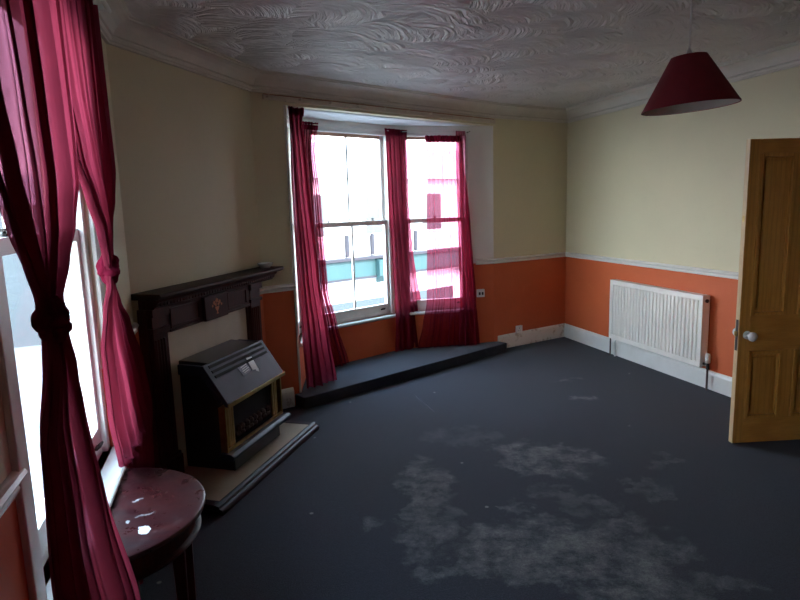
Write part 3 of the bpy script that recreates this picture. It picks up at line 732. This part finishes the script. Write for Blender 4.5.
def on_hood(mb, x, t, w, h, rot):      # t along slope from top
    n = Vector((0, -0.829, 0.559)).normalized(); dn = Vector((0, -0.15, -0.222)).normalized(); rx = Vector((1, 0, 0))
    c0 = Vector((x, -0.275, 0.722)) + dn * t + n * 0.0015
    a = rx * math.cos(rot) + dn * math.sin(rot); b = dn * math.cos(rot) - rx * math.sin(rot)
    q = [c0 - a * w / 2 - b * h / 2, c0 + a * w / 2 - b * h / 2, c0 + a * w / 2 + b * h / 2, c0 - a * w / 2 + b * h / 2]
    bb = len(mb.v); mb.v += q + [p + n * 0.0012 for p in q]
    for f in ((0, 1, 2, 3), (7, 6, 5, 4), (0, 4, 5, 1), (1, 5, 6, 2), (2, 6, 7, 3), (3, 7, 4, 0)): mb.f.append(tuple(bb + i for i in f)); mb.m.append(0)
mb = MB(); on_hood(mb, 0.53, 0.125, 0.105, 0.062, -0.1); st = mb.build('sticker', M_print, hood); st['label'] = 'grey printed sticker'
mb = MB()
for i in range(4): on_hood(mb, 0.535, 0.105 + i * 0.013, 0.080 - 0.02 * (i % 2), 0.004, -0.1)
for v in mb.v: v += Vector((0, -0.0015, 0.001))
mb.build('print', M_paper, st)
mb = MB(); on_hood(mb, 0.635, 0.115, 0.062, 0.090, 0.12); on_hood(mb, 0.645, 0.165, 0.030, 0.025, 0.5); st = mb.build('sticker', M_paper, hood); st['label'] = 'white peeling paper label'
# white dish on the mantel shelf
ang = Vector((WC.x, WC.y)); dF = (BE - WC).normalized(); nF = Vector((dF.y, -dF.x))
p = WC + dF * 1.36 + nF * 0.085
mb = MB(); mb.lathe([(0, 0), (0.036, 0), (0.040, 0.006), (0.054, 0.020), (0.060, 0.036), (0.056, 0.036), (0.036, 0.012), (0, 0.010)], (0, 0, 0), 28, caps=False)
o = mb.build('dish', M_china, smooth=True, loc=(p.x, p.y, 1.1705)); tag(o, 'small white dish at the right end of the mantel shelf', 'dish')

# ------------------------------------------------------------------ half-moon table under the left window
TZ = 0.60; TR = 0.362
dL = (WC - P0).normalized(); nL = Vector((dL.y, -dL.x)); tcx = P0 + dL * 0.535 + nL * 0.03
STAINS = []
STAINS = [(-0.184, -0.177, .030, .020, 10, 1.0), (0.045, -0.131, .006, .022, 35, .45), (-0.075, -0.17, .004, .03, 20, .2), (-0.11, -0.12, .010, .008, 0, .4)]
M_table = table_mat()
tb = empty('half_moon_table', (tcx.x, tcx.y, 0), aL); tag(tb, 'half-moon dark mahogany side table with paint-spotted top below the left window', 'table')
def halfdisc(R, n=40, y0=-0.0): return [(-R * math.cos(PI * i / n), y0 - R * math.sin(PI * i / n)) for i in range(n + 1)]
def halfslab(mb, prof):     # prof (R, z)
    n = 44; b = len(mb.v); k = len(prof)
    for R, z in prof: mb.v += [Vector((x, y, z)) for x, y in halfdisc(R, n)]
    for j in range(k - 1):
        for i in range(n): mb.f.append((b + j * (n + 1) + i, b + j * (n + 1) + i + 1, b + (j + 1) * (n + 1) + i + 1, b + (j + 1) * (n + 1) + i)); mb.m.append(0)
        mb.f.append((b + j * (n + 1), b + j * (n + 1) + n, b + (j + 1) * (n + 1) + n, b + (j + 1) * (n + 1))); mb.m.append(0)
    mb.f.append(tuple(b + i for i in range(n + 1))); mb.m.append(0)
    mb.f.append(tuple(b + (k - 1) * (n + 1) + i for i in range(n + 1))); mb.m.append(0)
mb = MB(); halfslab(mb, [(TR - 0.012, TZ - 0.024), (TR - 0.003, TZ - 0.020), (TR, TZ - 0.012), (TR - 0.003, TZ - 0.004), (TR - 0.010, TZ)])
mb.build('table_top', M_table, tb, smooth=30)
mb = MB(); halfslab(mb, [(TR - 0.040, TZ - 0.10), (TR - 0.040, TZ - 0.024)]); halfslab(mb, [(TR - 0.040, TZ - 0.110), (TR - 0.026, TZ - 0.106), (TR - 0.022, TZ - 0.098), (TR - 0.028, TZ - 0.092), (TR - 0.040, TZ - 0.088)])
mb.build('apron', M_mahog, tb, smooth=30)
for ang in (4, 62, 118, 176):
    a = math.radians(ang); x, y = -(TR - 0.055) * math.cos(a), -(TR - 0.055) * math.sin(a) - (0.022 if ang in (4, 176) else 0)
    mb = MB(); s0, s1 = 0.020, 0.012
    b = len(mb.v)
    for z, s in ((TZ - 0.11, s0), (0.0, s1)): mb.v += [Vector((x - s, y - s, z)), Vector((x + s, y - s, z)), Vector((x + s, y + s, z)), Vector((x - s, y + s, z))]
    for f in ((0, 1, 2, 3), (7, 6, 5, 4), (0, 4, 5, 1), (1, 5, 6, 2), (2, 6, 7, 3), (3, 7, 4, 0)): mb.f.append(f); mb.m.append(0)
    mb.build('leg', M_mahog, tb, bevel=0.003)

# ------------------------------------------------------------------ radiator
ra = empty('radiator', (CO.x, CO.y, 0), aR); tag(ra, 'white ribbed panel radiator on the orange right wall', 'radiator')
x0, x1, z0, z1 = 0.975, 2.212, 0.19, 0.797
# front panel with pressed ribs
mb = MB(); n = 26; pts = [(x0, -0.092), (x0 + 0.03, -0.092)]
step = (x1 - x0 - 0.06) / n
for i in range(n):
    a = x0 + 0.03 + i * step
    pts += [(a + step * 0.32, -0.092), (a + step * 0.42, -0.078), (a + step * 0.58, -0.078), (a + step * 0.68, -0.092)]
pts += [(x1 - 0.03, -0.092), (x1, -0.092), (x1, -0.066), (x0, -0.066)]
mb.prism(pts, z0 + 0.045, z1 - 0.045)
mb.box(x0, -0.0935, z0, x1, -0.066, z0 + 0.045); mb.box(x0, -0.0935, z1 - 0.045, x1, -0.066, z1 - 0.004)
mb.build('front_panel', M_rad, ra, bevel=0.002)
mb = MB(); mb.box(x0 + 0.01, -0.034, z0 + 0.01, x1 - 0.01, -0.022, z1 - 0.01); mb.build('back_panel', M_rad, ra)
for x in (x0, x1 - 0.006): mb = MB(); mb.box(x, -0.0935, z0 + 0.004, x + 0.006, -0.020, z1); mb.build('side_cover', M_rad, ra, bevel=0.002)
mb = MB(); mb.box(x0, -0.0935, z1 - 0.004, x1, -0.088, z1); mb.box(x0, -0.028, z1 - 0.004, x1, -0.020, z1)
for i in range(60): a = x0 + 0.006 + i * (x1 - x0 - 0.012) / 60; mb.box(a, -0.088, z1 - 0.004, a + 0.012, -0.028, z1 - 0.001)
mb.build('top_grille', M_rad, ra)
for x in (x0 + 0.2, x1 - 0.2): mb = MB(); mb.box(x, -0.022, z0 + 0.05, x + 0.03, 0.0, z1 - 0.05); mb.build('wall_bracket', M_rad, ra)
mb = MB(); mb.lathe([(0, 0), (0.016, 0), (0.016, 0.01), (0.008, 0.014), (0, 0.014)], (x1, -0.055, z1 - 0.045), 14, axis='x'); mb.build('vent_plug', M_dark, ra)
mb = MB(); mb.tube([(x1 + 0.0, -0.055, z0 + 0.03), (x1 + 0.045, -0.055, z0 + 0.03)], 0.011, 10); mb.tube([(x1 + 0.045, -0.055, z0 - 0.01), (x1 + 0.045, -0.055, z0 + 0.05)], 0.013, 10)
mb.build('valve_body', M_dark, ra, smooth=True)
mb = MB(); mb.lathe([(0, 0.05), (0.018, 0.05), (0.021, 0.06), (0.021, 0.115), (0.016, 0.128), (0, 0.130)], (x1 + 0.045, -0.055, z0 - 0.005), 16); mb.build('valve_knob', M_plastic, ra, smooth=True)
mb = MB(); mb.tube([(x1 + 0.045, -0.055, 0.0), (x1 + 0.045, -0.055, z0 - 0.01)], 0.0085, 10); mb.build('supply_pipe', M_copper, ra, smooth=True)
mb = MB(); mb.tube([(x0 - 0.02, -0.055, 0.0), (x0 - 0.02, -0.055, z0 + 0.03), (x0 + 0.005, -0.055, z0 + 0.03)], 0.008, 10); mb.build('return_pipe', M_copper, ra, smooth=True)
mb = MB(); mb.tube([(x0 + 0.045, -0.045, 0.0), (x0 + 0.045, -0.045, z0 - 0.04), (x0 + 0.06, -0.045, z0 - 0.012), (x0 + 0.10, -0.045, z0 + 0.02)], 0.009, 10); mb.build('return_pipe', M_pipe, ra, smooth=True)
# white cable along the skirting joint is part of the wall's finish: leave plain

# ------------------------------------------------------------------ pine door standing open
DW, DH, DT = 0.765, 1.935, 0.040
do = empty('door', (2.148, 3.723, 0.008), math.atan2(0.05, 0.76)); do.name = 'door_1'; do['kind'] = 'structure'
L_ = 0.045 + 0.035
st = 0.065; mun = 0.10; top_r = 0.085; mid0, mid1 = 0.615, 0.845; bot = 0.165
mb = MB(); mb.box(0, 0, 0, st, DT, DH); mb.box(DW - st, 0, 0, DW, DT, DH)
cx0, cx1 = DW / 2 - mun / 2, DW / 2 + mun / 2
cx0, cx1 = 0.300, 0.375
mb.box(cx0, 0, bot, cx1, DT, mid0); mb.box(cx0, 0, mid1, cx1, DT, DH - top_r)
mb.build('stile', M_pine, do, bevel=0.0015)
mb = MB(); mb.box(st, 0, 0, DW - st, DT, bot); mb.box(st, 0, mid0, DW - st, DT, mid1); mb.box(st, 0, DH - top_r, DW - st, DT, DH)
mb.build('rail', M_pine_h, do, bevel=0.0015)
mb = MB(); mb.box(-0.002, 0.0015, 0.0, 0.0, DT - 0.001, DH); e = mb.build('door_edge', M_pine_edge, do); e['label'] = 'pale bare wood edge'
for (a, b) in ((st, cx0), (cx1, DW - st)):
    for (p, q) in ((bot, mid0), (mid1, DH - top_r)):
        mb = MB(); mb.box(a, 0.015, p, b, DT - 0.015, q); mb.box(a + 0.045, 0.010, p + 0.045, b - 0.045, DT - 0.010, q - 0.045)
        for k, (w, y) in enumerate(((0.008, 0.010), (0.022, -0.006), (0.030, 0.009))):
            for yy in ((y, 0.016), (DT - 0.016, DT - y)):
                mb.box(a, yy[0], p, a + w, yy[1], q); mb.box(b - w, yy[0], p, b, yy[1], q)
                mb.box(a + w, yy[0], p, b - w, yy[1], p + w); mb.box(a + w, yy[0], q - w, b - w, yy[1], q)
        mb.build('panel', M_pine, do, bevel=0.003)
for s, nm in ((-1, 'door_knob'), (1, 'door_knob')):
    y0 = 0 if s < 0 else DT
    mb = MB(); mb.lathe([(0, 0), (0.027, 0), (0.027, s * 0.004), (0.012, s * 0.008), (0.010, s * 0.030), (0.020, s * 0.038), (0.030, s * 0.052), (0.030, s * 0.062), (0.020, s * 0.074), (0, s * 0.078)], (0.052, y0, 0.722), 24, axis='y')
    k = mb.build(nm, M_china, do, smooth=True); k['label'] = 'white china door knob'
mb = MB(); mb.box(-0.0045, 0.010, 0.62, -0.002, 0.030, 0.82); lp = mb.build('latch_plate', M_dark, do)
mb = MB(); mb.box(-0.016, 0.013, 0.715, -0.0045, 0.027, 0.745); mb.build('latch_bolt', M_brass, lp)
mb = MB(); mb.box(-0.004, 0.012, 1.44, -0.002, 0.028, 1.475); mb.build('catch_plate', M_brass, do)
mb = MB(); mb.lathe([(0, 0), (0.006, 0), (0.006, -0.004), (0, -0.004)], (0.30, 0.0, 1.02), 10, axis='y')

# ------------------------------------------------------------------ pendant lamp
pl = empty('pendant_lamp', (1.128, 2.40, 1.95)); tag(pl, 'burgundy cone lampshade hanging on a cord from the ceiling', 'lamp')
tilt = math.radians(-3.6)
RB, RT, HS = 0.174, 0.064, 0.188
def tilted(mb, about=Vector((0, 0, 0.188))):
    R = Matrix.Rotation(tilt, 3, Vector((0.08, 1, 0)).normalized())
    mb.v = [about + R @ (v - about) for v in mb.v]; return mb
def cone(mb, r0, r1, z0, z1, mi):
    b = len(mb.v); n = 64
    for i in range(n): a = 2 * PI * i / n; mb.v += [Vector((r0 * math.cos(a), r0 * math.sin(a), z0)), Vector((r1 * math.cos(a), r1 * math.sin(a), z1))]
    for i in range(n): j = (i + 1) % n; mb.f.append((b + 2 * i, b + 2 * j, b + 2 * j + 1, b + 2 * i + 1)); mb.m.append(mi)
mb = MB(); cone(mb, RB, RT, 0, HS, 0); tilted(mb).build('lamp_shade', M_shade, pl, smooth=True)
mb = MB(); cone(mb, RB - 0.002, RT - 0.002, 0.0, HS, 0); tilted(mb).build('shade_lining', M_shade_in, pl, smooth=True)
mb = MB(); cone(mb, RB + 0.001, RB - 0.001, -0.002, 0.004, 0); cone(mb, RB - 0.003, RB - 0.001, -0.002, 0.004, 0); tilted(mb).build('rim', M_shade, pl)
mb = MB()
for i in range(3): a = 2 * PI * i / 3 + 0.4; mb.tube([(0.014 * math.cos(a), 0.014 * math.sin(a), 0.175), ((RT - 0.003) * math.cos(a), (RT - 0.003) * math.sin(a), 0.186)], 0.002, 6)
tilted(mb).build('shade_spider', M_plastic, pl)
mb = MB(); mb.lathe([(0, 0.10), (0.015, 0.10), (0.016, 0.18), (0.012, 0.194), (0.009, 0.208), (0.004, 0.216), (0, 0.216)], (0, 0, 0), 16); mb.build('bulb_holder', M_plastic, pl, smooth=True)
mb = MB(); mb.tube([(0, 0, 0.21), (0.002, 0, 0.45), (0, 0, 0.63)], 0.0032, 8); mb.build('cord', M_plastic, pl)
mb = MB(); mb.lathe([(0, 0.65), (0.045, 0.65), (0.043, 0.635), (0.02, 0.625), (0, 0.625)], (0, 0, 0), 20); mb.build('ceiling_rose', M_plastic, pl, smooth=True)

# ------------------------------------------------------------------ small fittings
aE, LE = frame(CR, JR)
sw = empty('light_switch', (CR.x, CR.y, 0), aE); tag(sw, 'white switch box on the orange reveal right of the bay curtains', 'switch')
mb = MB(); mb.box(0.845, -0.028, 0.605, 0.930, 0.0, 0.690); b_ = mb.build('back_box', M_plastic, sw, bevel=0.004)
mb = MB(); mb.box(0.862, -0.034, 0.630, 0.880, -0.028, 0.660); mb.box(0.895, -0.034, 0.630, 0.913, -0.028, 0.660); mb.build('rocker', M_dark, sw)
dB = (CO - JR).normalized(); aB, LB = frame(JR, CO)
so = empty('wall_socket', (JR.x, JR.y, 0), aB); tag(so, 'small white socket just above the worn skirting board', 'socket')
mb = MB(); mb.box(0.315, -0.028, 0.150, 0.400, -0.001, 0.232); mb.build('face_plate', M_plastic, so, bevel=0.004)
mb = MB(); mb.box(0.350, -0.0295, 0.200, 0.356, -0.027, 0.212); mb.box(0.335, -0.0295, 0.178, 0.345, -0.027, 0.182); mb.box(0.362, -0.0295, 0.178, 0.372, -0.027, 0.182); mb.build('pin_hole', M_dark, so)
# loose thread of cable lying on the carpet
mb = MB(); mb.tube([(0.24, 4.50, 0.003), (0.20, 4.64, 0.003), (0.13, 4.82, 0.003), (0.11, 4.92, 0.003)], 0.0018, 6)
o = mb.build('string', plain('grey_string', (0.16, 0.16, 0.17), 0.8)); tag(o, 'pale string lying on the dark carpet in front of the bay step', 'string')

# ------------------------------------------------------------------ the street outside
M_fac = plain('white_render', (0.80, 0.79, 0.78), 0.8, scale=0.6)
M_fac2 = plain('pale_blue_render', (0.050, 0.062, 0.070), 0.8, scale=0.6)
M_teal = plain('teal_shop_fascia', (0.017, 0.052, 0.054), 0.6, col2=(0.022, 0.064, 0.066), scale=1.0)
M_grey = plain('grey_ledge', (0.022, 0.018, 0.026), 0.7)
M_pane = plain('shop_glass', (0.06, 0.065, 0.07), 0.25)
M_road = plain('road', (0.15, 0.15, 0.155), 0.9, scale=2)
M_slate = plain('pale_roof', (0.50, 0.48, 0.48), 0.8)
mb = MB(); mb.box(-60, -30, -3.45, 60, 80, -3.35); o = mb.build('floor', M_road); o.name = 'road'; o['kind'] = 'structure'
nOut = -nJ
def building(name, label, org, ang, mats, L, top, fascia):
    b = empty(name, (org.x, org.y, -3.35), ang); tag(b, label, 'building')
    w = MB(); w.box(0, 0, 0, L, 5.0, top + 3.35); w.build('wall', mats, b)
    r_ = MB(); r_.extrude_x([(-0.2, top + 3.35), (2.5, top + 4.6), (5.2, top + 3.35)], -0.1, L + 0.1); r_.build('roof', M_slate, b)
    n = int(L / 2.3)
    for i in range(n):
        x = 0.35 + i * 2.3
        wf = MB(); wf.box(x, -0.04, 4.10, x + 1.0, 0.02, 5.35); wf_o = wf.build('window', M_upvc, b)
        g = MB(); g.box(x + 0.08, -0.05, 4.16, x + 0.92, -0.035, 5.29); g.build('pane', M_pane, wf_o)
    if fascia:
        f = MB(); f.box(0, -0.22, 2.92, L, 0, 3.40); f.build('fascia', M_teal, b)
        f = MB(); f.box(-0.1, -0.32, 3.42, L + 0.1, 0, 3.50); f.box(-0.1, -0.26, 2.86, L + 0.1, 0, 2.92); f.build('ledge', M_grey, b)
        for x in (2.6, 4.3, 5.23, 7.0): f = MB(); f.box(x - 0.05, -0.10, 3.52, x + 0.05, 0, 4.15); f.build('post', M_grey, b)
        for i in range(int(L / 3.6)):
            x = 1.6 + i * 3.6; f = MB(); f.extrude_x([(-0.22, 2.70), (-0.40, 2.90), (-0.40, 3.36), (-0.22, 3.40)], x, x + 0.35); f.build('bracket', M_teal, b)
        for i in range(int(L / 3.0)):
            x = 0.4 + i * 3.0
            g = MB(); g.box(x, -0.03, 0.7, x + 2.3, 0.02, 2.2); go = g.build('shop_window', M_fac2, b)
            t = MB(); t.box(x + 0.4, -0.04, 1.7, x + 1.3, -0.03, 1.95); t.build('notice', M_pane, go)
    return b
pc = Vector((0, 0)) + nOut * 14.0
building('shop_building', 'pale shop building with a teal fascia across the street', pc + uJ * 6, aJ, M_fac, 20, 2.4, True)
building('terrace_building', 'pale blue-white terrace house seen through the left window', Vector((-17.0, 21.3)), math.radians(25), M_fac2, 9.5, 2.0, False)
